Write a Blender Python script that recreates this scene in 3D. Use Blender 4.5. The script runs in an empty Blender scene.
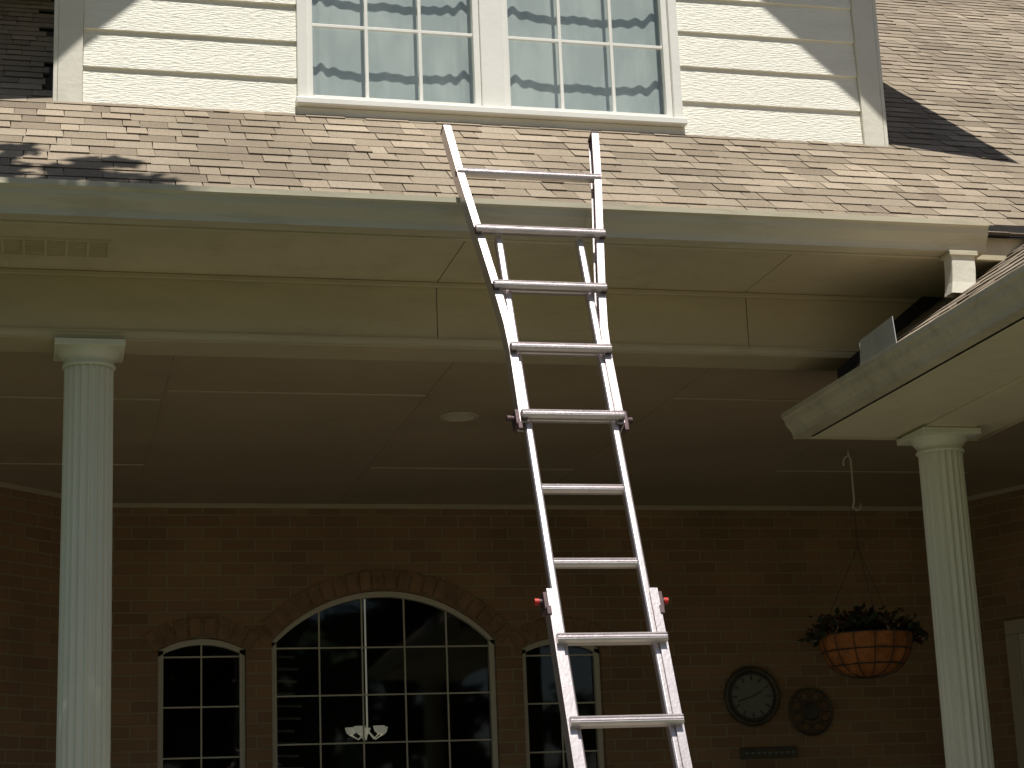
import bpy, bmesh, math, random
import numpy as np
from math import *
from mathutils import Vector, Matrix
random.seed(7); rng=np.random.default_rng(7)
EYE=1.6
C=bpy.context.collection
# ------------------------------------------------------------------ materials
def newmat(name):
    m=bpy.data.materials.new(name); m.use_nodes=True
    nt=m.node_tree; b=nt.nodes['Principled BSDF']
    return m,nt,b
def N(nt,t,**k):
    n=nt.nodes.new(t)
    for a,v in k.items(): setattr(n,a,v)
    return n
def paint(name,col,rough=.5,var=.08,scale=3,bump=.1,bscale=60,dirt=.0,dirtcol=(.12,.10,.07),stretch=(1,1,1),metal=0.,spec=.4):
    m,nt,b=newmat(name); L=nt.links.new
    tc=N(nt,'ShaderNodeTexCoord'); mp=N(nt,'ShaderNodeMapping'); mp.inputs['Scale'].default_value=stretch
    L(tc.outputs['Object'],mp.inputs[0])
    n1=N(nt,'ShaderNodeTexNoise'); n1.inputs['Scale'].default_value=scale; n1.inputs['Detail'].default_value=3; n1.inputs['Roughness'].default_value=.6
    L(mp.outputs[0],n1.inputs['Vector'])
    r=N(nt,'ShaderNodeValToRGB'); r.color_ramp.elements[0].position=.3; r.color_ramp.elements[1].position=.7
    r.color_ramp.elements[0].color=(*[c*(1-var) for c in col],1); r.color_ramp.elements[1].color=(*[min(1,c*(1+var)) for c in col],1)
    L(n1.outputs[0],r.inputs[0]); out=r.outputs[0]
    if dirt>0:
        n3=N(nt,'ShaderNodeTexNoise'); n3.inputs['Scale'].default_value=scale*2.3; n3.inputs['Detail'].default_value=5; n3.inputs['Roughness'].default_value=.7
        L(mp.outputs[0],n3.inputs['Vector'])
        r2=N(nt,'ShaderNodeValToRGB'); r2.color_ramp.elements[0].position=.5; r2.color_ramp.elements[1].position=.78
        r2.color_ramp.elements[0].color=(0,0,0,1); r2.color_ramp.elements[1].color=(dirt,dirt,dirt,1)
        L(n3.outputs[0],r2.inputs[0])
        mx=N(nt,'ShaderNodeMixRGB'); mx.inputs[2].default_value=(*dirtcol,1); L(r2.outputs[0],mx.inputs[0]); L(out,mx.inputs[1]); out=mx.outputs[0]
    L(out,b.inputs['Base Color'])
    b.inputs['Roughness'].default_value=rough; b.inputs['Metallic'].default_value=metal
    b.inputs['Specular IOR Level'].default_value=spec
    if bump>0:
        n2=N(nt,'ShaderNodeTexNoise'); n2.inputs['Scale'].default_value=bscale; n2.inputs['Detail'].default_value=2
        L(mp.outputs[0],n2.inputs['Vector'])
        bp=N(nt,'ShaderNodeBump'); bp.inputs['Strength'].default_value=bump; bp.inputs['Distance'].default_value=.01
        L(n2.outputs[0],bp.inputs['Height']); L(bp.outputs[0],b.inputs['Normal'])
    return m
M={}
M['siding']=paint('siding_paint',(.94,.92,.82),.55,.04,2,.6,26,.10,(.6,.53,.38),(1,1,7))
M['trim']=paint('trim_paint',(.80,.77,.67),.5,.05,3,.15,40,.25,(.35,.3,.2))
M['wintrim']=paint('window_trim_paint',(.86,.85,.80),.4,.03,3,.08,40,.1,(.4,.36,.28))
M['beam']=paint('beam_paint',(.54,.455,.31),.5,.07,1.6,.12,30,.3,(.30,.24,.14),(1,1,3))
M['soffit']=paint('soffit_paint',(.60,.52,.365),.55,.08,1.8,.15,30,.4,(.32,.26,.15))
M['wsoffit']=paint('wing_soffit_bounce_lit',(.74,.68,.50),.55,.06,1.8,.15,30,.3,(.36,.30,.18))  # soffit colour lightened, ground bounce under the wing eave put into the colour
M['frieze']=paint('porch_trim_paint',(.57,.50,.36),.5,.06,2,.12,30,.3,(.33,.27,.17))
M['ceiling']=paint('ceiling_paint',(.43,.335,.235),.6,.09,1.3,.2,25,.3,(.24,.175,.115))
M['batten']=paint('batten_paint',(.52,.44,.33),.55,.05,3,.1,40)
M['winframe']=paint('window_frame_paint',(.66,.60,.50),.5,.05,3,.1,40)
M['column']=paint('column_paint',(.76,.75,.63),.45,.05,2,.1,50,.2,(.38,.36,.28),(1,1,.4))
M['gutter']=paint('gutter_paint',(.60,.55,.42),.38,.08,1.5,.06,20,.55,(.28,.24,.16),(.6,3,3))
M['flash']=paint('flashing_metal',(.6,.61,.6),.4,.08,6,.05,40,.2,(.3,.3,.3),metal=.4)
M['dark']=paint('dark_flashing',(.03,.027,.025),.7,.2,6,.2,40)
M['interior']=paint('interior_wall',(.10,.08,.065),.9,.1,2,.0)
M['alu']=paint('aluminium',(.68,.62,.63),.33,.08,7,.05,90,.3,(.36,.28,.30),(1,1,1),metal=.75,spec=.5)
M['aludark']=paint('ladder_bracket',(.10,.06,.065),.5,.15,20,.1,80,metal=.2)
M['red']=paint('red_plastic',(.50,.03,.02),.4,.1,20,.0)
M['concrete']=paint('concrete',(.24,.215,.17),.85,.12,1.2,.3,60,.3,(.13,.11,.09))
M['grass']=paint('grass',(.065,.08,.03),.95,.35,2.5,.8,40,.3,(.10,.085,.045))
M['bark']=paint('bark',(.16,.12,.085),.9,.3,8,1,20,.3,(.06,.05,.04),(1,1,.25))
M['coir']=paint('coir',(.42,.15,.045),.9,.3,14,.8,70,.3,(.15,.06,.03))
M['wire']=paint('green_wire',(.05,.05,.04),.5,.1,10,0)
M['white']=paint('white_enamel',(.8,.8,.76),.35,.05,8,0)
M['clockface']=paint('clock_face',(.22,.22,.19),.5,.08,9,.0,40,.3,(.12,.12,.1))
M['bronze']=paint('aged_metal',(.10,.085,.06),.5,.3,12,.2,60,metal=.3)
M['door']=paint('door_paint',(.58,.53,.43),.5,.05,3,.1,40)
def brick(name,c1,c2,mort):
    m,nt,b=newmat(name); L=nt.links.new
    uv=N(nt,'ShaderNodeUVMap'); br=N(nt,'ShaderNodeTexBrick')
    br.inputs['Scale'].default_value=1; br.inputs['Brick Width'].default_value=.213; br.inputs['Row Height'].default_value=.0745
    br.inputs['Mortar Size'].default_value=.006; br.inputs['Mortar Smooth'].default_value=.15; br.inputs['Bias'].default_value=-.1
    br.inputs['Color1'].default_value=(*c1,1); br.inputs['Color2'].default_value=(*c2,1); br.inputs['Mortar'].default_value=(*mort,1)
    nz=N(nt,'ShaderNodeTexNoise'); nz.inputs['Scale'].default_value=25
    mxv=N(nt,'ShaderNodeMixRGB'); mxv.blend_type='ADD'; mxv.inputs[0].default_value=.006
    L(uv.outputs[0],nz.inputs['Vector']); L(uv.outputs[0],mxv.inputs[1]); L(nz.outputs[1],mxv.inputs[2]); L(mxv.outputs[0],br.inputs['Vector'])
    n2=N(nt,'ShaderNodeTexNoise'); n2.inputs['Scale'].default_value=1.3; n2.inputs['Detail'].default_value=5; L(uv.outputs[0],n2.inputs['Vector'])
    rp=N(nt,'ShaderNodeValToRGB'); rp.color_ramp.elements[0].position=.3; rp.color_ramp.elements[0].color=(.72,.72,.72,1); rp.color_ramp.elements[1].position=.75; rp.color_ramp.elements[1].color=(1.15,1.12,1.05,1)
    L(n2.outputs[0],rp.inputs[0])
    mu=N(nt,'ShaderNodeMixRGB'); mu.blend_type='MULTIPLY'; mu.inputs[0].default_value=1; L(br.outputs[0],mu.inputs[1]); L(rp.outputs[0],mu.inputs[2])
    L(mu.outputs[0],b.inputs['Base Color']); b.inputs['Roughness'].default_value=.85
    bp=N(nt,'ShaderNodeBump'); bp.invert=True; bp.inputs['Strength'].default_value=.8; bp.inputs['Distance'].default_value=.012
    L(br.outputs[1],bp.inputs['Height']); L(bp.outputs[0],b.inputs['Normal'])
    return m
M['brick']=brick('brick_wall',(.375,.225,.125),(.285,.165,.095),(.38,.30,.20))
M['archbrick']=paint('arch_brick',(.29,.17,.10),.85,.3,9,.4,60)
def attrmat(name,rough,amt=.35,scale=120):
    m,nt,b=newmat(name); L=nt.links.new
    a=N(nt,'ShaderNodeVertexColor'); a.layer_name='Col'
    tc=N(nt,'ShaderNodeTexCoord'); nz=N(nt,'ShaderNodeTexNoise'); nz.inputs['Scale'].default_value=scale; nz.inputs['Detail'].default_value=2
    L(tc.outputs['Object'],nz.inputs['Vector'])
    n2=N(nt,'ShaderNodeTexNoise'); n2.inputs['Scale'].default_value=.9; n2.inputs['Detail'].default_value=4; L(tc.outputs['Object'],n2.inputs['Vector'])
    ad=N(nt,'ShaderNodeMath',operation='MULTIPLY'); L(nz.outputs[0],ad.inputs[0]); L(n2.outputs[0],ad.inputs[1])
    rp=N(nt,'ShaderNodeMapRange'); rp.inputs['From Min'].default_value=.1; rp.inputs['From Max'].default_value=.4; rp.inputs['To Min'].default_value=1-amt; rp.inputs['To Max'].default_value=1+amt
    L(ad.outputs[0],rp.inputs[0])
    mu=N(nt,'ShaderNodeVectorMath',operation='SCALE'); L(a.outputs[0],mu.inputs[0]); L(rp.outputs[0],mu.inputs['Scale'])
    L(mu.outputs[0],b.inputs['Base Color']); b.inputs['Roughness'].default_value=rough; b.inputs['Specular IOR Level'].default_value=.25
    return m
M['shingle']=attrmat('asphalt_shingle',.95,.35,150)
M['leaf']=attrmat('leaves',.6,.3,8)
def glass(name,tint,refl,gcol):
    m,nt,b=newmat(name); L=nt.links.new; nt.nodes.remove(b)
    o=nt.nodes['Material Output']; t=N(nt,'ShaderNodeBsdfTransparent'); t.inputs[0].default_value=(*tint,1)
    g=N(nt,'ShaderNodeBsdfGlossy'); g.inputs['Roughness'].default_value=.03; g.inputs[0].default_value=(*gcol,1)
    tc=N(nt,'ShaderNodeTexCoord'); nz=N(nt,'ShaderNodeTexNoise'); nz.inputs['Scale'].default_value=1.7; L(tc.outputs['Object'],nz.inputs['Vector'])
    bp=N(nt,'ShaderNodeBump'); bp.inputs['Strength'].default_value=.06; bp.inputs['Distance'].default_value=.02; L(nz.outputs[0],bp.inputs['Height']); L(bp.outputs[0],g.inputs['Normal'])
    lw=N(nt,'ShaderNodeLayerWeight'); pw=N(nt,'ShaderNodeMath',operation='POWER'); pw.inputs[1].default_value=4; L(lw.outputs['Facing'],pw.inputs[0])
    ad=N(nt,'ShaderNodeMath',operation='ADD'); ad.inputs[1].default_value=refl; L(pw.outputs[0],ad.inputs[0])
    mx=N(nt,'ShaderNodeMixShader'); L(ad.outputs[0],mx.inputs[0]); L(t.outputs[0],mx.inputs[1]); L(g.outputs[0],mx.inputs[2]); L(mx.outputs[0],o.inputs[0])
    return m
M['glass']=glass('window_glass',(.90,.94,.94),.10,(.95,.97,1))
M['darkglass']=glass('tinted_window_glass',(.4,.41,.39),.045,(.8,.8,.8))
def curtain():
    m,nt,b=newmat('sheer_curtain'); L=nt.links.new
    tc=N(nt,'ShaderNodeTexCoord'); mp=N(nt,'ShaderNodeMapping'); mp.inputs['Scale'].default_value=(1,1,.35); L(tc.outputs['Object'],mp.inputs[0])
    nz=N(nt,'ShaderNodeTexNoise'); nz.inputs['Scale'].default_value=7; nz.inputs['Detail'].default_value=4; L(mp.outputs[0],nz.inputs['Vector'])
    rp=N(nt,'ShaderNodeValToRGB'); rp.color_ramp.elements[0].position=.4; rp.color_ramp.elements[0].color=(.54,.57,.55,1); rp.color_ramp.elements[1].position=.62; rp.color_ramp.elements[1].color=(.66,.69,.66,1)
    L(nz.outputs[0],rp.inputs[0]); L(rp.outputs[0],b.inputs['Base Color']); b.inputs['Roughness'].default_value=.9
    return m
M['curtain']=curtain()
def emis(name,col,s):
    m,nt,b=newmat(name); b.inputs['Base Color'].default_value=(*col,1); b.inputs['Emission Color'].default_value=(*col,1); b.inputs['Emission Strength'].default_value=s; return m
M['lamp']=emis('lamp_shade',(.9,.85,.7),.35)
# ------------------------------------------------------------------ mesh helpers
def mesh(name,vs,fs,mat,parent=None,smooth=False,col=None,uv=None,bevel=0):
    me=bpy.data.meshes.new(name); me.from_pydata([tuple(v) for v in vs],[],fs); me.update()
    if col is not None:
        ca=me.color_attributes.new('Col','FLOAT_COLOR','CORNER')
        tot=np.array([len(f) for f in fs]); idx=np.repeat(np.arange(len(fs)),tot)
        c=np.ones((len(idx),4)); c[:,:3]=np.asarray(col)[idx]; ca.data.foreach_set('color',c.ravel())
    if uv is not None:
        ul=me.uv_layers.new(name='UVMap')
        for p in me.polygons:
            for li in p.loop_indices: ul.data[li].uv=uv(me.vertices[me.loops[li].vertex_index].co)
    if smooth:
        for p in me.polygons: p.use_smooth=True
    o=bpy.data.objects.new(name,me); C.objects.link(o)
    if mat: me.materials.append(M[mat])
    if parent: o.parent=parent
    if bevel:
        b=o.modifiers.new('bev','BEVEL'); b.width=bevel; b.segments=2; b.limit_method='ANGLE'
    return o
def empty(name):
    o=bpy.data.objects.new(name,None); C.objects.link(o); return o
BF=[(0,3,2,1),(4,5,6,7),(0,1,5,4),(1,2,6,5),(2,3,7,6),(3,0,4,7)]
def boxv(x0,x1,y0,y1,z0,z1): return [(x0,y0,z0),(x1,y0,z0),(x1,y1,z0),(x0,y1,z0),(x0,y0,z1),(x1,y0,z1),(x1,y1,z1),(x0,y1,z1)]
def box(name,x0,x1,y0,y1,z0,z1,mat,parent=None,bevel=.003):
    return mesh(name,boxv(x0,x1,y0,y1,z0,z1),BF,mat,parent,bevel=bevel)
class Acc:
    def __init__(s): s.v=[];s.f=[]
    def add(s,vs,fs):
        n=len(s.v); s.v+= [tuple(v) for v in vs]; s.f+=[tuple(i+n for i in f) for f in fs]
    def box(s,*a): s.add(boxv(*a),BF)
    def obox(s,c,ax,ay,az,hx,hy,hz):
        c=Vector(c);vs=[]
        for k in (-1,1):
            for i,j in ((-1,-1),(1,-1),(1,1),(-1,1)): vs.append(c+ax*hx*i+ay*hy*j+az*hz*k)
        s.add(vs,BF)
    def tube(s,pts,r,n=8,cap=True):
        pts=[Vector(p) for p in pts]; rs=r if isinstance(r,(list,tuple)) else [r]*len(pts); b=len(s.v); prev=None
        for i,p in enumerate(pts):
            t=(pts[min(i+1,len(pts)-1)]-pts[max(i-1,0)]).normalized()
            if prev is None: a=t.orthogonal().normalized()
            else: a=(prev-t*prev.dot(t)).normalized()
            prev=a; c=t.cross(a)
            for k in range(n): s.v.append(tuple(p+(a*cos(2*pi*k/n)+c*sin(2*pi*k/n))*rs[i]))
        for i in range(len(pts)-1):
            for k in range(n): s.f.append((b+i*n+k,b+i*n+(k+1)%n,b+(i+1)*n+(k+1)%n,b+(i+1)*n+k))
        if cap: s.f.append(tuple(b+k for k in range(n))[::-1]); e=b+(len(pts)-1)*n; s.f.append(tuple(e+k for k in range(n)))
    def out(s,name,mat,parent=None,smooth=False,bevel=0,uv=None): return mesh(name,s.v,s.f,mat,parent,smooth,bevel=bevel,uv=uv)
def extr(name,prof,axis,a0,a1,mat,parent,bevel=0,smooth=False):
    n=len(prof);vs=[]
    for a in (a0,a1):
        for p,z in prof: vs.append((a,p,z) if axis=='X' else (p,a,z))
    fs=[(i,(i+1)%n,n+(i+1)%n,n+i) for i in range(n)]+[tuple(range(n))[::-1],tuple(range(n,2*n))]
    return mesh(name,vs,fs,mat,parent,bevel=bevel)
def lathe(acc,cx,cy,prof,n=48,rad=None):
    b=len(acc.v)
    for r,z in prof:
        for k in range(n):
            a=2*pi*k/n; rr=r if rad is None else rad(r,a); acc.v.append((cx+rr*cos(a),cy+rr*sin(a),z))
    for i in range(len(prof)-1):
        for k in range(n): acc.f.append((b+i*n+k,b+i*n+(k+1)%n,b+(i+1)*n+(k+1)%n,b+(i+1)*n+k))
# ------------------------------------------------------------------ ground
g=EYE
mesh('ground',[(-400,-400,-g),(400,-400,-g),(400,400,-g),(-400,400,-g)],[(0,1,2,3)],'grass')
pa=Acc()
for i in range(0,5):
    for j in range(0,2): pa.box(i*1.8-.6+.006,i*1.8+1.194,3.9+j*1.8+.006,3.9+j*1.8+1.794,-g-.1,-g+.03)
pa.out('patio','concrete',bevel=.008)
# ------------------------------------------------------------------ house
house=empty('brick_house')
T=.7265; nrm=Vector((0,-T,1)).normalized(); cs=1/sqrt(1+T*T)
YE=7.08; HE=2.545
def hmain(Y): return HE+T*(Y-YE)
XW=3.40; HW=1.95; XR=6.5
def hwing(X): return HW+T*(min(X,2*XR-X)-XW)
XD0,XD1,YD=.03,4.07,8.246
box('porch_floor',-5,9,7.55,11.5,-g-.05,-g+.12,'concrete',house,.01)
mesh('roof_deck',[(-7,YE-.03,hmain(YE-.03)-.03),(12,YE-.03,hmain(YE-.03)-.03),(12,15,hmain(15)-.03),(-7,15,hmain(15)-.03),(-7,22,HE),(12,22,HE)],[(0,1,2,3),(3,2,5,4)],'dark',house)
EX=.118
def shingles(name,fn,ulen0,ulen1,nc,keep,seed):
    r=random.Random(seed); vs=[];fs=[];cols=[]
    pal=[(.338,.276,.208),(.305,.248,.186),(.280,.226,.168),(.350,.290,.222),(.256,.206,.155),(.322,.264,.200)]
    for c in range(nc):
        u=ulen0-r.random()*.3; hi=r.random()<.5
        rowk=r.uniform(.95,1.05)
        while u<ulen1:
            w=r.uniform(.07,.22) if hi else r.uniform(.05,.22)
            lift=.0095 if hi else .0065
            lift+=r.uniform(-.0015,.002)
            v0=c*EX-(0.0 if hi else -.003)+r.uniform(-.003,.003); v1=(c+1)*EX+.02
            um=u+w/2
            if keep(um,(c+.5)*EX):
                n=len(vs); tp=r.uniform(.0,.006) if hi else 0
                P=[(u+.0005,v0,lift),(u+w-.0005,v0,lift),(u+w-.0005-tp,v1,.003),(u+.0005+tp,v1,.003),(u+.0005,v0,-.004),(u+w-.0005,v0,-.004),(u+w-.0005-tp,v1,-.002),(u+.0005+tp,v1,-.002)]
                vs+= [fn(*p) for p in P]
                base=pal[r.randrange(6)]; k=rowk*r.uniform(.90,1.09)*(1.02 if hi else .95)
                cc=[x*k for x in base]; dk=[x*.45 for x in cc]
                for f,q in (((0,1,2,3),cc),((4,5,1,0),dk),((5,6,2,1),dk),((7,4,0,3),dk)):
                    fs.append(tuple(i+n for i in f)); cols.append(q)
            u+=w; hi=not hi
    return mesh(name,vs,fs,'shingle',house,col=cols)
def fm(u,v,h):
    return (u,YE-.035+v*cs-h*T*cs, hmain(YE-.035)+v*cs*T+h*cs-.012)
def km(u,v):
    Y=YE+v*cs
    if XD0-.02<u<XD1+.02 and Y>YD+.03: return False
    return hmain(Y)>hwing(u)-.03 if u>XW else True
shingles('roof_shingles',fm,-2.5,9.5,58,km,3)
def fw(u,v,h):
    return (XW-.035+v*cs-h*T*cs, u, HW+T*(-.035)+v*cs*T+h*cs+.004)
def kw(u,v):
    X=XW+v*cs; h=hwing(X)
    if u>7.68: return False
    return not (u>YE-.05 and h>hmain(u)-.0) if X>4.0 else True
shingles('wing_roof_shingles',fw,3.5,7.67,31,kw,5)
mesh('wing_roof_deck',[(XW-.03,3.5,HW-.035),(XR,3.5,hwing(XR)-.03),(XR,9.3,hwing(XR)-.03),(4.2,7.08,hwing(4.2)-.03),(4.0,7.69,hwing(4.0)-.03),(XW-.03,7.69,HW-.035),
      (2*XR-XW,3.5,HW),(2*XR-XW,7.0,HW)],[(0,1,2,3,4,5),(1,6,7,2)],'dark',house)
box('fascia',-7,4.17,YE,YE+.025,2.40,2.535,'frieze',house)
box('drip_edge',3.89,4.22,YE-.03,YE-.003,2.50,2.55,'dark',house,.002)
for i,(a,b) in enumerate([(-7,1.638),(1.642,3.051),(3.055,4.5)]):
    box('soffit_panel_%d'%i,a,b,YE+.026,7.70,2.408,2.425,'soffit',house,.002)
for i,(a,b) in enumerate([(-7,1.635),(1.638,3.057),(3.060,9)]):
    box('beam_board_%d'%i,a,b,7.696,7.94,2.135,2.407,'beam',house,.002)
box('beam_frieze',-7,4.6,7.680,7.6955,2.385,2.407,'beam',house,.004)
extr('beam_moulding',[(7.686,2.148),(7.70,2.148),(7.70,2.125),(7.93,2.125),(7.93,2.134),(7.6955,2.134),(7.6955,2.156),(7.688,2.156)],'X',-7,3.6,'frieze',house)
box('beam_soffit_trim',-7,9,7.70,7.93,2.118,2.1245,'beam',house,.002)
va=Acc()
va.box(-.42,.24,7.27,7.275,2.398,2.4075);va.box(-.42,.24,7.47,7.475,2.398,2.4075)
for i in range(9): va.box(-.42+i*.0825-.006,-.42+i*.0825+.006,7.275,7.47,2.400,2.4075)
for j in range(8): va.box(-.42,.24,7.285+j*.025,7.293+j*.025,2.402,2.4075)
va.out('soffit_vent','soffit',house)
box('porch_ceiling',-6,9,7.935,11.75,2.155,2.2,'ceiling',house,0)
ba=Acc()
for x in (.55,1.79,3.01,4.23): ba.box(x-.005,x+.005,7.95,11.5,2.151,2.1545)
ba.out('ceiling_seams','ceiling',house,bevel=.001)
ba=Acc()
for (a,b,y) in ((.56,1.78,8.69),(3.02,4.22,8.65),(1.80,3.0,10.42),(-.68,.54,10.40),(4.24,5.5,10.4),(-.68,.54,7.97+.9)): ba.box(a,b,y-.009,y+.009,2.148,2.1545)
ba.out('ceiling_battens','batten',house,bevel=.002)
# ------------------------------------------------------------------ brick walls with arched openings
YW=11.567
wins=[(.691,1.215,1.262,1.333),(1.37,2.77,1.305,1.616),(2.936,3.452,1.24,1.312)]
SILL=-.75
def arch(w,x):
    x0,x1,sp,ap=w; hw=(x1-x0)/2; rs=ap-sp; R=(hw*hw+rs*rs)/(2*rs); xc=(x0+x1)/2
    return ap-R+sqrt(max(0,R*R-(x-xc)**2))
XA,XB=.40,5.75
vs=[];fs=[]
def q(a,b,c,d):
    n=len(vs); vs.extend([a,b,c,d]); fs.append((n,n+1,n+2,n+3))
ZT=2.2; x=XA
for w in wins:
    q((x,YW,-g),(w[0],YW,-g),(w[0],YW,ZT),(x,YW,ZT))
    q((w[0],YW,-g),(w[1],YW,-g),(w[1],YW,SILL),(w[0],YW,SILL))
    q((w[0],YW,SILL),(w[0],YW+.12,SILL),(w[0],YW+.12,w[2]),(w[0],YW,w[2]))
    q((w[1],YW+.12,SILL),(w[1],YW,SILL),(w[1],YW,w[2]),(w[1],YW+.12,w[2]))
    n=24
    for i in range(n):
        a=w[0]+(w[1]-w[0])*i/n; b=w[0]+(w[1]-w[0])*(i+1)/n
        q((a,YW,arch(w,a)),(b,YW,arch(w,b)),(b,YW,ZT),(a,YW,ZT))
        q((a,YW+.12,arch(w,a)),(b,YW+.12,arch(w,b)),(b,YW,arch(w,b)),(a,YW,arch(w,a)))
    x=w[1]
q((x,YW,-g),(XB,YW,-g),(XB,YW,ZT),(x,YW,ZT))
mesh('brick_wall_back',vs,fs,'brick',house,uv=lambda c:(c.x,c.z))
def sidewall(name,p0,p1):
    d=Vector((p1[0]-p0[0],p1[1]-p0[1])); L=d.length
    mesh(name,[(p0[0],p0[1],-g),(p1[0],p1[1],-g),(p1[0],p1[1],ZT),(p0[0],p0[1],ZT)],[(0,1,2,3)],'brick',house,uv=lambda c:((Vector((c.x,c.y))-Vector(p0)).length,c.z))
sidewall('brick_wall_left',(-1.6,9.57),(XA,YW)); sidewall('brick_wall_left_return',(-6,9.57),(-1.6,9.57))
sidewall('brick_wall_right',(XB,YW),(7.2,8.03)); 
sidewall('brick_wall_wing',(6.6,8.0),(6.6,3.7))
cr=Acc()
cr.box(XA,XB,YW-.02,YW-.002,2.125,2.1545)
def wallbar(acc,p0,p1,z0,z1,d0,d1,s0=0,s1=1):
    a=Vector((*p0,0)); b=Vector((*p1,0)); t=(b-a).normalized(); nn=Vector((t.y,-t.x,0))
    A=a.lerp(b,s0); B=a.lerp(b,s1)
    c=(A+B)/2+nn*(d0+d1)/2+Vector((0,0,(z0+z1)/2)); acc.obox(c,t,nn,Vector((0,0,1)),(B-A).length/2,(d1-d0)/2,(z1-z0)/2)
wallbar(cr,(-1.6,9.57),(XA,YW),2.125,2.1545,.002,.02); wallbar(cr,(XB,YW),(7.2,8.03),2.125,2.1545,.002,.02)
cr.out('wall_crown','batten',house,bevel=.003)
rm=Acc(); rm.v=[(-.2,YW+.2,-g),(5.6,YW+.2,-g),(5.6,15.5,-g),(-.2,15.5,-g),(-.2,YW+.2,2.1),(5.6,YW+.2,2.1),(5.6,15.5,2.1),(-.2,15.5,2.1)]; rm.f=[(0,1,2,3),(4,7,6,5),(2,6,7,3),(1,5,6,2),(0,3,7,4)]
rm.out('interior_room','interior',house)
ab=Acc()
for w in wins:
    x0,x1,sp,ap=w; hw=(x1-x0)/2; rs=ap-sp; R=(hw*hw+rs*rs)/(2*rs); xc=(x0+x1)/2; zc=ap-R
    tm=asin(min(1,(hw+.03)/R)); n=int(2*tm*(R+.06)/.078)
    for i in range(n):
        t=-tm+2*tm*(i+.5)/n; d=Vector((sin(t),0,cos(t))); u=Vector((cos(t),0,-sin(t)))
        ab.obox(Vector((xc,YW+.005-random.uniform(0,.005),zc))+d*(R+.064),u,Vector((0,1,0)),d,.033,.016,.058)
ab.out('arch_soldier_course','archbrick',house,bevel=.003)
def archwin(i,w,nv,hstep):
    x0,x1,sp,ap=w; fr=Acc(); ft=.034; y0,y1=YW+.045,YW+.10
    fr.box(x0+.002,x0+ft,y0,y1,SILL,sp); fr.box(x1-ft,x1-.002,y0,y1,SILL,sp); fr.box(x0+ft,x1-ft,y0,y1,SILL,SILL+.05)
    n=28
    for k in range(n):
        a=x0+.002+(x1-x0-.004)*k/n; b=x0+.002+(x1-x0-.004)*(k+1)/n; za,zb=arch(w,a)-.002,arch(w,b)-.002
        fr.add([(a,y0,za-ft),(b,y0,zb-ft),(b,y1,zb-ft),(a,y1,za-ft),(a,y0,za),(b,y0,zb),(b,y1,zb),(a,y1,za)],BF)
    fr.out('window_frame_%d'%i,'winframe',house)
    mu=Acc(); ym=YW+.068
    for k in range(1,nv):
        X=x0+ft+(x1-x0-2*ft)*k/nv; mu.box(X-.0045,X+.0045,ym,ym+.012,SILL+.05,arch(w,X)-ft)
    z=sp-.0-hstep*.12
    while z>SILL+.1:
        mu.box(x0+ft,x1-ft,ym+.001,ym+.011,z-.0045,z+.0045); z-=hstep
    mu.out('window_muntins_%d'%i,'winframe',house)
    gv=[(x0+.01,YW+.082,SILL+.01),(x1-.01,YW+.082,SILL+.01)]+[(x1-.01-(x1-x0-.02)*k/20,YW+.082,arch(w,x1-.01-(x1-x0-.02)*k/20)-.01) for k in range(21)]
    mesh('window_pane_%d'%i,gv,[tuple(range(len(gv)))],'darkglass',house)
archwin(0,wins[0],2,.30);archwin(1,wins[1],5,.29);archwin(2,wins[2],2,.30)
sl=Acc()
for k in range(16):
    z=1.22-k*.075; ln=random.uniform(.08,.17); sl.add([(1.42,YW+.14,z),(1.42+ln,YW+.14,z-.004),(1.42+ln,YW+.16,z+.014),(1.42,YW+.16,z+.018)],[(0,1,2,3)])
sl.out('window_blind','white',house)
pl=Acc(); px,py,pz=2.12,12.6,.80
pl.tube([(px,py,pz+.03),(px,py,2.1)],.006)
for k in range(5):
    t=2*pi*k/5+.3; ex_,ey_=px+.11*cos(t),py+.11*sin(t)
    pl.tube([(px,py,pz+.03),(px+.06*cos(t),py+.06*sin(t),pz-.03),(ex_,ey_,pz)],.005,6)
    lathe(pl,ex_,ey_,[(.012,pz),(.03,pz+.015),(.04,pz+.05),(.036,pz+.05),(.008,pz+.012)],14)
pl.out('chandelier','lamp',None,smooth=True)
# ------------------------------------------------------------------ wing eave
box('wing_soffit_outer',3.425,3.868,3.5,7.95,1.807,1.825,'wsoffit',house,.002)
box('wing_beam',3.87,4.11,3.55,7.93,1.795,2.1,'wsoffit',house,.004)
box('wing_soffit_inner',4.112,4.27,3.5,7.95,1.807,1.825,'wsoffit',house,.002)
box('wing_end_trim',3.43,4.28,7.951,7.975,1.80,1.95,'frieze',house,.003)
box('wing_fascia',3.445,3.46,3.5,7.95,1.826,1.95,'frieze',house,.002)
box('wing_inner_board',4.272,4.29,3.5,7.95,1.80,2.15,'beam',house,.002)
box('wing_porch_ceiling',4.30,6.6,3.5,7.68,2.157,2.2,'ceiling',house,0)
sf=Acc()
xs=3.47
sf.add([(xs,7.655,hwing(xs)),(4.25,7.655,hwing(4.25)),(4.25,7.69,hwing(4.25)),(xs,7.69,hwing(xs)),(xs,7.655,hwing(xs)+.06),(4.25,7.655,hwing(4.25)+.11),(4.25,7.69,hwing(4.25)+.11),(xs,7.69,hwing(xs)+.06)],BF)
sf.out('roof_flashing','dark',house)
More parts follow.
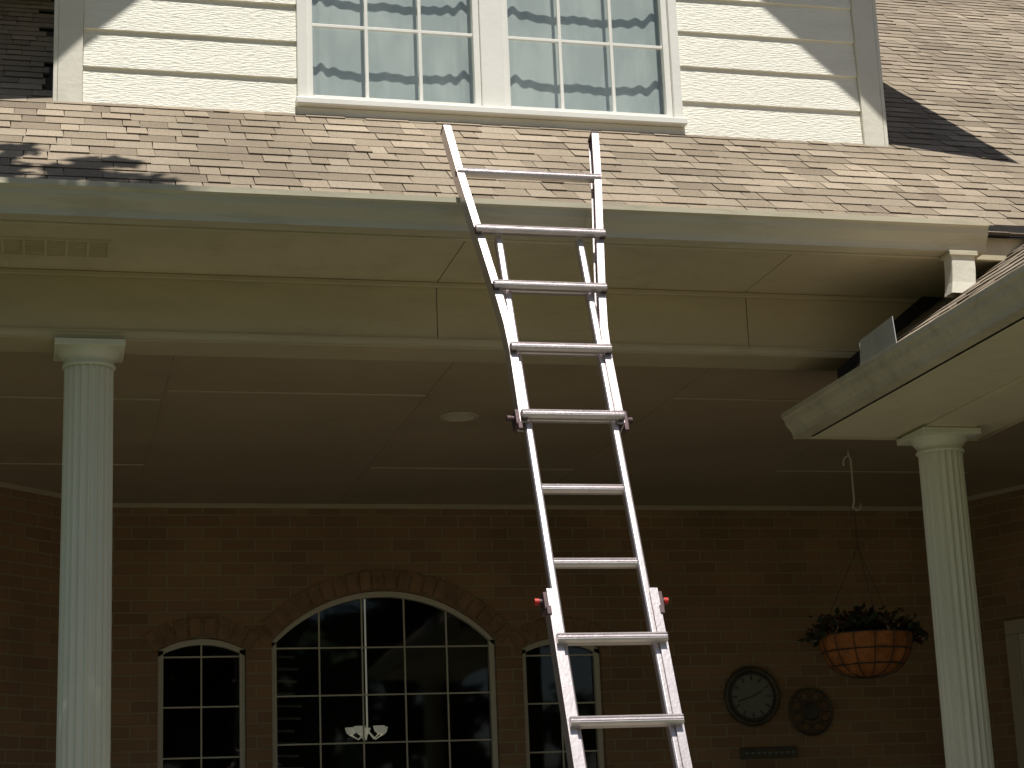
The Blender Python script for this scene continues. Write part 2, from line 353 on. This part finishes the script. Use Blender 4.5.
# ------------------------------------------------------------------ gutters
def gutter(name,axis,pf,sgn,z0,z1,a0,a1,seams=()):
    gt=empty(name)
    o_=[(0,z1),(0,z1-.022),(.012,z1-.03),(.018,z1-.055),(.045,z0+.03),(.05,z0+.012),(.05,z0),(.128,z0),(.128,z1),(.124,z1),(.124,z0+.004),(.054,z0+.004),(.054,z0+.014),(.049,z0+.032),(.022,z1-.054),(.016,z1-.026),(.006,z1-.018),(.018,z1-.006),(.018,z1)]
    prof=[(pf+sgn*p,z) for p,z in o_]
    extr('trough',prof,axis,a0,a1,'gutter',gt)
    cap=[(pf+sgn*p,z) for p,z in o_[:9]]
    for nm,a,b in (('end_cap_a',a0-.003,a0-.0005),('end_cap_b',a1+.0005,a1+.003)): extr(nm,cap,axis,a,b,'gutter',gt)
    so_=[(-.0025,z1+.001),(-.0025,z1-.023),(.0095,z1-.032),(.0155,z1-.057),(.0425,z0+.028),(.047,z0+.011),(.047,z0-.003),(.127,z0-.003),(.127,z0-.0005),(.0495,z0-.0005),(.0495,z0+.012),(.0445,z0+.03),(.0175,z1-.055),(.0115,z1-.03),(-.0005,z1-.022),(-.0005,z1+.001)]
    for k,a in enumerate(seams): extr('joint_sleeve_%d'%k,[(pf+sgn*p,z) for p,z in so_],axis,a-.012,a+.012,'gutter',gt)
    hg=Acc(); a=a0+.3
    while a<a1:
        if axis=='X': hg.box(a-.012,a+.012,min(pf+sgn*.01,pf+sgn*.124),max(pf+sgn*.01,pf+sgn*.124),z1-.012,z1-.008)
        else: hg.box(min(pf+sgn*.01,pf+sgn*.124),max(pf+sgn*.01,pf+sgn*.124),a-.012,a+.012,z1-.012,z1-.008)
        a+=.6
    hg.out('hangers','flash',gt)
    return gt
gutter('rain_gutter','X',6.947,1,2.408,2.532,-6.9,3.885,(2.12,-1.0))
gutter('rain_gutter','Y',3.314,1,1.807,1.925,3.5,8.0,(5.0,))
ds=empty('downspout')
dd=Acc()
def rect(acc,path,hx,hy):
    n=len(acc.v)
    for (x,y,z) in path:
        acc.v+=[(x-hx,y-hy,z),(x+hx,y-hy,z),(x+hx,y+hy,z),(x-hx,y+hy,z)]
    for i in range(len(path)-1):
        for k in range(4): acc.f.append((n+i*4+k,n+i*4+(k+1)%4,n+i*4+4+(k+1)%4,n+i*4+4+k))
    acc.f.append((n,n+1,n+2,n+3))
rect(dd,[(3.775,7.03,2.409),(3.775,7.03,2.33),(3.77,7.03,2.27),(3.76,7.025,2.22)],.055,.038)
dd.out('outlet','trim',ds,bevel=.006)
st=Acc(); st.box(3.71,3.84,6.982,7.075,2.385,2.407); st.out('collar','gutter',ds,bevel=.003)
fg=empty('gutter_splash_guard')
fa=Acc(); fa.add([(3.318,7.12,1.915),(3.318,6.76,1.915),(3.318,6.78,2.045),(3.318,7.10,2.03),(3.321,7.12,1.915),(3.321,6.76,1.915),(3.321,6.78,2.045),(3.321,7.10,2.03)],[(0,1,2,3),(7,6,5,4),(3,2,6,7),(0,3,7,4),(1,5,6,2)])
fa.add([(3.322,7.115,1.92),(3.37,7.13,1.92),(3.37,7.13,2.005),(3.322,7.115,2.025)],[(0,1,2,3)]); fa.out('guard_plate','flash',fg)
# ------------------------------------------------------------------ columns
def column(cx,cy,ztop,zb):
    e=empty('porch_column'); sh=Acc()
    nf=20
    def rad(r,a):
        t=(a/(2*pi)*nf)%1
        return r-(0 if t<.18 or t>.995 else .0095*sin(pi*(t-.18)/.82)**.8)
    H=ztop-zb
    lathe(sh,cx,cy,[(.108-.008*(i/12)**1.5,zb+.13+(H-.22)*i/12) for i in range(13)],nf*9,rad)
    sh.out('fluted_shaft','column',e)
    cp=Acc()
    lathe(cp,cx,cy,[(.101,ztop-.100),(.108,ztop-.098),(.110,ztop-.092),(.108,ztop-.086),(.102,ztop-.082),(.102,ztop-.068),(.108,ztop-.064),(.118,ztop-.052),(.128,ztop-.040),(.131,ztop-.030)],48)
    cp.out('capital','column',e,smooth=True)
    ac=Acc(); ac.box(cx-.143,cx+.143,cy-.143,cy+.143,ztop-.030,ztop-.002); ac.out('abacus','column',e,bevel=.004)
    bs=Acc(); lathe(bs,cx,cy,[(.15,zb+.05),(.16,zb+.065),(.16,zb+.08),(.15,zb+.095),(.128,zb+.10),(.128,zb+.11),(.132,zb+.12),(.108,zb+.132)],48); bs.out('base',"column",e,smooth=True)
    pb=Acc(); pb.box(cx-.17,cx+.17,cy-.17,cy+.17,zb,zb+.05); pb.out('plinth','column',e,bevel=.004)
    return e
column(.178,7.816,2.118,-g+.12); column(3.99,7.79,1.795,-g+.12); column(-4.2,7.816,2.118,-g+.12); column(3.99,3.75,1.795,-g+.03)
# ------------------------------------------------------------------ dormer
B=2.3; A_=-.03
s=.66; oF=.93; Mr=1.08; E0=3.377+B*oF-.62; xc=2.05
def rake(X): return E0+Mr*((X-(XD0-s)) if X<xc else ((XD1+s)-X))
YB=YD+.012
W0,W1,WZ0,WZ1=1.117,3.008,3.372,4.92
vs=[];fs=[]
base=3.30
q((XD0,YB,base),(W0,YB,base),(W0,YB,rake(XD0)),(XD0,YB,rake(XD0)));q((W1,YB,base),(XD1,YB,base),(XD1,YB,rake(XD1)),(W1,YB,rake(XD1)))
q((W0,YB,WZ1),(W1,YB,WZ1),(W1,YB,rake(XD1)),(W0,YB,rake(XD1)))
vs+= [(XD0,YB,rake(XD0)),(XD1,YB,rake(XD1)),(xc,YB,rake(xc))]; fs.append((len(vs)-3,len(vs)-2,len(vs)-1))
q((XD0,YB,base),(XD0,13,base+3),(XD0,13,rake(XD0)),(XD0,YB,rake(XD0)));q((XD1,13,base+3),(XD1,YB,base),(XD1,YB,rake(XD1)),(XD1,13,rake(XD1)))
mesh('dormer_wall',vs,fs,'siding',house)
sd=Acc(); z=3.372-.005; ex=.1865; k=0
rs_=random.Random(4)
while z<rake(xc)-.15:
    for a,b in (((XD0+.112,W0-.001),(W1+.001,XD1-.112)) if z<WZ1 else ((XD0+.112,XD1-.112),)):
        if z>rake(XD0)-.1:
            t=(z+.2-E0)/Mr; a=max(a,XD0-s+t); b=min(b,XD1+s-t)
            if b<=a: continue
        j=rs_.uniform(-.0015,.0015); y=YD
        zt=z+ex+.001
        sd.add([(a,y-.014+j,z),(b,y-.014-j,z),(b,y+.010,z),(a,y+.010,z),(a,y-.001+j,zt),(b,y-.001-j,zt),(b,y+.010,zt),(a,y+.010,zt)],BF)
    z+=ex
sd.out('dormer_lap_siding','siding',house,bevel=.0015)
for i,(a,b) in enumerate(((XD0,XD0+.11),(XD1-.11,XD1))): box('dormer_corner_trim_%d'%i,a,b,YD-.028,YD+.01,3.34,rake(XD0)+.05,'trim',house,.003)
box('dormer_corner_return_l',XD0-.02,XD0-.001,YD-.028,YD+.09,3.34,rake(XD0),'trim',house,.003)
box('dormer_corner_return_r',XD1+.001,XD1+.02,YD-.028,YD+.09,3.34,rake(XD0),'trim',house,.003)
sf=Acc(); sf.box(XD0-.02,W0-.05,YD-.045,YD-.03,3.345,3.352); sf.box(W1+.05,XD1+.02,YD-.045,YD-.03,3.345,3.352); sf.out('dormer_base_flashing','flash',house)
for sg,nm in ((-1,'l'),(1,'r')):
    xe=xc+sg*(xc-(XD0-s)); y0=YD-oF
    th=.11
    A=[(xe,y0,E0),(xc,y0,rake(xc)),(xc,14.6,rake(xc)),(xe,14.6,E0)]
    mesh('dormer_roof_'+nm,A+[(x,y,z+th) for x,y,z in A],[f for f in BF],'trim',house)
    mesh('dormer_shingles_'+nm,[(x,y-.02,z+th+.02) for x,y,z in A],[(0,1,2,3)],'dark',house)
wt='wintrim'
ww=Acc()
yo=YD-.034
ww.box(W0,W0+.045,yo,YD+.05,3.418,WZ1);ww.box(W1-.045,W1,yo,YD+.05,3.418,WZ1);ww.box(W0,W1,yo,YD+.05,WZ1,WZ1+.06)
ww.box(1.99+.012,2.127-.012,yo+.006,YD+.05,3.44,WZ1)
ww.out('dormer_window_casing',wt,house,bevel=.004)
box('dormer_window_sill',W0-.01,W1+.01,yo-.028,YD+.05,3.412,3.446,wt,house,.005)
box('dormer_window_apron',W0,W1,yo+.012,YD+.02,3.368,3.411,'trim',house,.004)
for i,(a,b) in enumerate(((W0+.046,2.001),(2.116,W1-.046))):
    f=Acc(); z0=3.447; z1=WZ1-.003; t=.03; ya,yb=YD-.012,YD+.03
    f.box(a,a+t,ya,yb,z0,z1);f.box(b-t,b,ya,yb,z0,z1);f.box(a+t,b-t,ya,yb,z0,z0+t);f.box(a+t,b-t,ya,yb,z1-t,z1)
    ia,ib=a+t,b-t
    for k in (1,2):
        X=ia+(ib-ia)*k/3; f.box(X-.008,X+.008,YD+.002,YD+.018,z0+t,z1-t)
    for z in (3.838,4.20,4.56): f.box(ia,ib,YD+.003,YD+.017,z-.008,z+.008)
    f.out('dormer_window_sash_%d'%i,wt,house,bevel=.002)
    mesh('dormer_window_glass_%d'%i,[(a+.01,YD+.02,z0+.01),(b-.01,YD+.02,z0+.01),(b-.01,YD+.02,z1-.01),(a+.01,YD+.02,z1-.01)],[(0,1,2,3)],'glass',house)
    nx,nz=240,6; vs=[];fs=[]
    for jz in range(nz+1):
        for ix in range(nx+1):
            u=ix/nx; X=a-.02+(b-a+.04)*u; Z=3.40+(WZ1-3.40)*jz/nz
            side=max(0,1-min(u,1-u)/.22); amp=.0012+.008*side
            fold=sin(u*80+1.6*sin(u*9+i))*amp+sin(u*23)*.002
            vs.append((X,YD+.10+fold-.02*side,Z))
    for jz in range(nz):
        for ix in range(nx):
            n0=jz*(nx+1)+ix; fs.append((n0,n0+1,n0+nx+2,n0+nx+1))
    mesh('dormer_curtain_%d'%i,vs,fs,'curtain',house,smooth=True)
# ------------------------------------------------------------------ ladder
lad=empty('extension_ladder')
LA=radians(22); up=Vector((0,sin(LA),cos(LA))); nn=Vector((0,-cos(LA),sin(LA))); ux=Vector((1,0,0))
O=Vector((1.866,6.936-2.705*sin(LA),0))+nn*.036
def LP(x,s_,d=0): return O+ux*x+up*s_+nn*d
def rail(acc,pts,wd,dp,d0,side,channel):
    n=len(acc.v)
    t=.006
    for hw,s_ in pts:
        if channel:
            P=[(0,-dp/2),(0,dp/2),(-wd,dp/2),(-wd,dp/2-t),(-t,dp/2-t),(-t,-dp/2+t),(-wd,-dp/2+t),(-wd,-dp/2)]
        else:
            b=.005
            P=[(0,-dp/2+b),(0,dp/2-b),(-b,dp/2),(-wd+b,dp/2),(-wd,dp/2-b),(-wd,-dp/2+b),(-wd+b,-dp/2),(-b,-dp/2)]
        for px,pd in P: acc.v.append(tuple(LP(side*(hw+px),s_,d0+pd)))
    for i in range(len(pts)-1):
        for k in range(8): acc.f.append((n+i*8+k,n+i*8+(k+1)%8,n+i*8+8+(k+1)%8,n+i*8+8+k))
    e=n+(len(pts)-1)*8; acc.f.append(tuple(range(n,n+8))[::-1]); acc.f.append(tuple(range(e,e+8)))
outer_up=[(.198,1.60),(.197,1.92),(.203,2.05),(.222,2.22),(.262,2.53),(.300,2.82),(.326,3.06)]
outer_dn=[(.198,.91),(.198,.30),(.200,.05),(.215,-.15),(.26,-.5),(.32,-.98),(.40,-1.66)]
inner=[(.178,-.9),(.178,2.49)]
ro=Acc();ri=Acc()
for sd_ in (-1,1):
    rail(ro,outer_up,.029,.062,0,sd_,True); rail(ro,outer_dn,.029,.062,0,sd_,True)
    rail(ri,inner,.028,.040,.0,sd_,False)
ro.out('outer_rails','alu',lad); ri.out('inner_rails','alu',lad,bevel=.002)
rg=Acc()
def rung(x0,x1,s_,d):
    P=[(-.017,-.014),(-.019,0),(-.017,.012),(-.010,.016),(-.009,.0125),(-.003,.0125),(-.002,.016),(.002,.016),(.003,.0125),(.009,.0125),(.010,.016),(.017,.012),(.019,0),(.017,-.014)]
    n=len(rg.v); m=len(P)
    for x in (x0,x1):
        for a,b in P: rg.v.append(tuple(LP(x,s_+a*.85,d+b)))
    for k in range(m): rg.f.append((n+k,n+(k+1)%m,n+m+(k+1)%m,n+m+k))
    rg.f.append(tuple(range(n,n+m))[::-1]); rg.f.append(tuple(range(n+m,n+2*m)))
ss=[.44,.745,1.045,1.35,1.66,1.965,2.26,2.555,2.85]
for k in range(1,5): ss.append(.44-k*.303)
def hw_at(tab,s_):
    t=sorted(tab,key=lambda p:p[1])
    for (a,b),(c,d) in zip(t,t[1:]):
        if b<=s_<=d: return a+(c-a)*(s_-b)/(d-b)
    return t[0][0]
br=Acc()
for s_ in ss:
    if -.9<s_<2.4: rung(-.152,.152,s_-.018,.0)
    tab=outer_up if s_>1.5 else outer_dn if s_<.93 else None
    if tab:
        h=hw_at(tab,s_)-.006
        ds_=-.035 if s_<2.4 else -.055 if s_<2.6 else -.035
        dd_=.044 if s_<2.6 else .02
        rung(-h,h,s_+ds_,dd_)
        if s_>1.5:
            for sd_ in (-1,1): br.obox(LP(sd_*(h-.010),s_+ds_,dd_-.006),ux,up,nn,.013,.016,.012)
rg.out('rungs','alu',lad); br.out('rung_brackets','aludark',lad,bevel=.003)
lk=Acc();rd=Acc()
for s_,up_ in ((1.635,True),(.875,False)):
    for sd_ in (-1,1):
        lk.obox(LP(sd_*.205,s_-.01,.0),ux,up,nn,.007,.032,.030)
        lk.tube([LP(sd_*.20,s_,0),LP(sd_*.225,s_,0)],.010,12); lk.obox(LP(sd_*.20,s_-.05,.030),ux,up,nn,.008,.016,.006)
        (rd if not up_ else lk).tube([LP(sd_*.222,s_,0),LP(sd_*.238,s_,0)],.012,12)
lk.out('lock_plates','aludark',lad,bevel=.002); rd.out('lock_knobs','red',lad)
ft=Acc()
for sd_ in (-1,1): ft.obox(LP(sd_*.385,-1.66,0),ux,up,nn,.024,.03,.04)
for sd_ in (-1,1): ft.obox(LP(sd_*.311,3.062,0),ux,up,nn,.017,.006,.033)
ft.out('end_caps','aludark',lad,bevel=.004)
# ------------------------------------------------------------------ porch fittings
rl=empty('recessed_ceiling_light'); a=Acc(); lathe(a,2.04,9.13,[(.075,2.155),(.078,2.148),(.092,2.147),(.10,2.154)],32); a.out('trim_ring','batten',rl,smooth=True)
a=Acc(); lathe(a,2.04,9.13,[(.075,2.150),(.05,2.1515),(.001,2.1525)],32); a.out('lens','winframe',rl,smooth=True)
hk=Acc(); hx,hy=4.453,9.81
pts=[(hx-.035,hy,2.06),(hx-.035,hy,2.09),(hx-.02,hy,2.115),(hx,hy,2.12),(hx+.012,hy,2.10),(hx+.012,hy,1.86),(hx+.0,hy,1.825),(hx+.02,hy,1.805),(hx+.045,hy,1.815),(hx+.05,hy,1.845)]
hk.tube(pts,.006,8); hk.tube([(hx,hy,2.12),(hx,hy,2.154)],.006,8); hk.out('plant_hook','winframe',smooth=True)
bk=empty('hanging_flower_basket'); bx,by=hx+.01,hy; bz=1.10
a=Acc(); lathe(a,bx,by,[(.252,bz),(.248,bz-.05),(.23,bz-.11),(.197,bz-.165),(.145,bz-.205),(.077,bz-.225),(.001,bz-.23)],60,lambda r,t:r*(1+.03*sin(t*12))); a.out('coir_liner','coir',bk,smooth=True)
a=Acc()
for zz,r in ((bz,.26),(bz-.09,.247),(bz-.17,.201)):
    a.tube([(bx+r*cos(t*pi/16),by+r*sin(t*pi/16),zz) for t in range(33)],.004,6)
for k in range(14):
    t=2*pi*k/14; a.tube([(bx+r*cos(t),by+r*sin(t),z) for r,z in ((.26,bz),(.254,bz-.05),(.236,bz-.11),(.202,bz-.17),(.15,bz-.211),(.078,bz-.231),(.01,bz-.236))],.0025,6)
for k in range(3):
    t=2*pi*k/3+.4; a.tube([(bx+.26*cos(t),by+.26*sin(t),bz),(bx,by,bz+.5)],.0018,6)
a.tube([(bx,by,bz+.5),(bx,by,1.81)],.002,6); a.out('wire_frame','wire',bk)
def leaves(name,pts,size,parent,cols,drop=.3,seed=1):
    r=np.random.default_rng(seed); n=len(pts); pts=np.asarray(pts)
    d=r.normal(size=(n,3)); d/=np.linalg.norm(d,axis=1)[:,None]
    e=r.normal(size=(n,3)); e-= (e*d).sum(1)[:,None]*d; e/=np.linalg.norm(e,axis=1)[:,None]
    sz=size*r.uniform(.6,1.3,n)[:,None]
    a_=pts-d*sz; b_=pts+e*sz*.45; c_=pts+d*sz; dd_=pts-e*sz*.45
    V=np.stack([a_,b_,c_,dd_],1).reshape(-1,3)
    me=bpy.data.meshes.new(name); me.vertices.add(4*n); me.vertices.foreach_set('co',V.ravel())
    me.loops.add(4*n); me.loops.foreach_set('vertex_index',np.arange(4*n)); me.polygons.add(n); me.polygons.foreach_set('loop_start',np.arange(n)*4); me.polygons.foreach_set('loop_total',np.full(n,4)); me.update()
    ca=me.color_attributes.new('Col','FLOAT_COLOR','CORNER'); cc=np.ones((n,4)); cols=np.asarray(cols); cc[:,:3]=cols[r.integers(0,len(cols),n)]*r.uniform(.7,1.25,n)[:,None]; ca.data.foreach_set('color',np.repeat(cc,4,0).ravel())
    me.validate(); o=bpy.data.objects.new(name,me); C.objects.link(o); me.materials.append(M['leaf']); 
    if parent: o.parent=parent
    return o
P=[]
for k in range(24):
    t=random.uniform(0,2*pi); rr=random.uniform(.0,.27); top=random.uniform(.01,.09)*(1.2-rr*2)
    c=np.array([bx+rr*cos(t),by+rr*sin(t),bz+.02+top]); P.append(c+rng.normal(size=(26,3))*[.042,.042,.024])
for t in (.1,2.9,3.3,5.9,6.2):
    for q_ in range(40): P.append(np.array([[bx+(.22+.11*q_/40)*cos(t),by+(.22+.11*q_/40)*sin(t),bz+.05-.08*(q_/40)**2]])+rng.normal(size=(1,3))*.015)
leaves('flowers_foliage',np.concatenate(P),.027,bk,[(.04,.05,.022),(.03,.04,.02),(.07,.03,.025)],seed=3)
ck=empty('wall_clock'); cx,cz,yy=4.431,.913,YW-.05
def ring(acc,cx,cz,y,r,tr,n=40,m=8):
    acc.tube([(cx+r*cos(2*pi*k/n),y,cz+r*sin(2*pi*k/n)) for k in range(n+1)],tr,m,False)
a=Acc(); ring(a,cx,cz,yy+.01,.172,.018); ring(a,cx,cz,yy+.005,.145,.006); a.out('bezel','bronze',ck,smooth=True)
a=Acc(); a.tube([(cx,yy+.049,cz),(cx,yy+.012,cz)],.170,40); a.out('face','clockface',ck)
a=Acc()
for k in range(12):
    t=k*pi/6; d=Vector((sin(t),0,cos(t))); u=Vector((cos(t),0,-sin(t))); a.obox(Vector((cx,yy+.009,cz))+d*.117,u,Vector((0,1,0)),d,.005,.002,.015)
for t,l in ((1.1,.075),(4.4,.105)):
    d=Vector((sin(t),0,cos(t))); u=Vector((cos(t),0,-sin(t))); a.obox(Vector((cx,yy+.004,cz))+d*l/2,u,Vector((0,1,0)),d,.004,.0015,l/2)
a.out('hands_and_numerals','bronze',ck)
wd=empty('wall_ornament'); cx,cz=4.828,.808
a=Acc(); ring(a,cx,cz,YW-.03,.145,.009); ring(a,cx,cz,YW-.03,.055,.007)
for k in range(8):
    t=k*pi/4; a.tube([(cx+.06*cos(t),YW-.03,cz+.06*sin(t)),(cx+.145*cos(t),YW-.03,cz+.145*sin(t))],.005,6)
    t+=pi/8; ring(a,cx+.102*cos(t),cz+.102*sin(t),YW-.03,.026,.004,14,6)
a.out('openwork_medallion','bronze',wd,smooth=True)
a=Acc(); a.tube([(cx,YW-.002,cz),(cx,YW-.03,cz)],.045,24); a.out('centre_boss','bronze',wd)
sg=empty('wall_sign'); a=Acc(); a.box(4.335,4.72,YW-.025,YW-.003,.522,.592); a.out('board','bronze',sg,bevel=.004)
a=Acc()
for k in range(9):
    x=4.365+k*.039; h=random.uniform(.012,.022); a.box(x,x+.022,YW-.028,YW-.0255,.557-h/2,.557+h/2)
a.out('lettering','clockface',sg)
dr=empty('side_door'); dr_a=Acc(); p0,p1=(XB,YW),(7.2,8.03); LW=(Vector(p1)-Vector(p0)).length
for s0,s1,z0,z1 in ((.62,.71,-g+.12,1.22),(1.56,1.65,-g+.12,1.22),(.62,1.65,1.221,1.31)): wallbar(dr_a,p0,p1,z0,z1,.002,.035,s0/LW,s1/LW)
dr_a.out('door_casing','batten',dr,bevel=.004)
a=Acc(); wallbar(a,p0,p1,-g+.12,1.22,.002,.018,.712/LW,1.558/LW); a.out('door_leaf','door',dr)
a=Acc()
for z0,z1 in ((-1.3,-.3),(-.15,1.05)): 
    for s0,s1 in ((.8,1.1),(1.17,1.47)): wallbar(a,p0,p1,z0,z1,.018,.026,s0/LW,s1/LW)
a.out('door_panels','door',dr,bevel=.006)
# ------------------------------------------------------------------ trees
def tree(name,base,blobs,nleaf,size,seed,trunk=.22,fork=3.0):
    r=random.Random(seed); e=empty(name); a=Acc(); b=Vector(base)
    f=b+Vector((r.uniform(-.3,.3),r.uniform(-.3,.3),fork))
    a.tube([b,b.lerp(f,.3)+Vector((.05,0,0)),b.lerp(f,.7)-Vector((.05,0,0)),f],[trunk*1.3,trunk,trunk*.85,trunk*.75],10)
    for c,rad in blobs:
        c=Vector(c); m=f.lerp(c,.5)+Vector((r.uniform(-.3,.3),r.uniform(-.3,.3),.3)); a.tube([f-Vector((0,0,.2)),m,c],[trunk*.5,trunk*.3,trunk*.08],7)
        for k in range(5):
            v=Vector((r.gauss(0,1),r.gauss(0,1),r.gauss(0,.7))).normalized()*rad*.8; a.tube([m.lerp(c,.6),c+v*.6,c+v],[trunk*.14,trunk*.08,trunk*.03],5)
    a.out('trunk_and_limbs','bark',e,smooth=True)
    rr=np.random.default_rng(seed); P=[]
    for c,rad in blobs:
        k=max(6,int(nleaf*rad**2/sum(q[1]**2 for q in blobs)/40))
        cc=rr.normal(size=(k,3)); cc/=np.linalg.norm(cc,axis=1)[:,None]; cc=np.array(c)+cc*(rad*rr.uniform(.25,1.0,(k,1)))*[1,1,.75]
        P.append((cc[:,None,:]+rr.normal(size=(k,40,3))*rad*.15).reshape(-1,3))
    leaves('foliage',np.concatenate(P),size,e,[(.05,.10,.025),(.07,.12,.03),(.04,.075,.02),(.10,.13,.04)],seed=seed)
    return e
tree('oak_tree',(-2.9,3.2,-g),[((-1.3,5.2,7.0),.85),((-.5,5.1,6.8),.5),((-2.6,4.6,7.2),1.1),((-2.2,3.2,8.0),1.2),((-3.8,3.2,7.2),1.2),((-3.2,1.8,6.8),1.1),((-1.6,4.0,6.6),.8),((.18,4.75,6.2),.44),((.27,5.05,6.3),.44),((.26,5.2,5.9),.38),((.32,4.9,5.7),.38),((.28,5.25,6.6),.34),((-.1,5.75,6.4),.28),((.25,5.7,6.5),.2)],9500,.08,11,fork=5.2)  # tree out of view; small clumps near the left column added to shade its foot
k=0
for x,y,h in ((-19,-20,10),(-12,-22,12),(-5,-20,11),(2,-22,12),(9,-20,10),(16,-22,12),(-8,-15,6),(5,-15,6)):
    tree('oak_tree',(x,y,-g),[((x+random.uniform(-2.6,2.6),y+random.uniform(-1.5,1.5),-1+h*(i+.5)/9),random.uniform(1.7,2.4)) for i in range(9)],2400,.42,20+k,.3); k+=1
# ------------------------------------------------------------------ light
sun=bpy.data.lights.new('sun','SUN'); sun.energy=5; sun.angle=radians(.5); sun.color=(1,.965,.88)
so=bpy.data.objects.new('sun',sun); C.objects.link(so); so.rotation_euler=Vector((A_,1,-B)).to_track_quat('-Z','Y').to_euler(); so.location=(0,-10,25)
w=bpy.data.worlds.new('World'); bpy.context.scene.world=w; w.use_nodes=True; nt=w.node_tree
bg=nt.nodes['Background']; sk=nt.nodes.new('ShaderNodeTexSky'); sk.sky_type='NISHITA'; sk.sun_disc=False; sk.sun_elevation=atan(B); sk.sun_rotation=pi; nt.links.new(sk.outputs[0],bg.inputs[0]); bg.inputs[1].default_value=.055
# ------------------------------------------------------------------ camera
th,ps,rol=.2424,.249,.0405
fwd=Vector((sin(ps)*cos(th),cos(ps)*cos(th),sin(th))); rt=Vector((cos(ps),-sin(ps),0)); u=rt.cross(fwd)
r2=rt*cos(rol)-u*sin(rol); u2=rt*sin(rol)+u*cos(rol)
cam=bpy.data.cameras.new('camera'); cam.sensor_width=36; cam.lens=1896.8*36/1024; cam.clip_end=1500; cam.clip_start=.1
co=bpy.data.objects.new('camera',cam); C.objects.link(co)
co.matrix_world=Matrix(((r2.x,u2.x,-fwd.x,0),(r2.y,u2.y,-fwd.y,0),(r2.z,u2.z,-fwd.z,0),(0,0,0,1)))
bpy.context.scene.camera=co
for o in list(C.objects):
    if o.parent is None: o.location.z+=EYE
sc=bpy.context.scene; sc.view_settings.view_transform='Standard'; sc.view_settings.look='None'; sc.view_settings.exposure=0
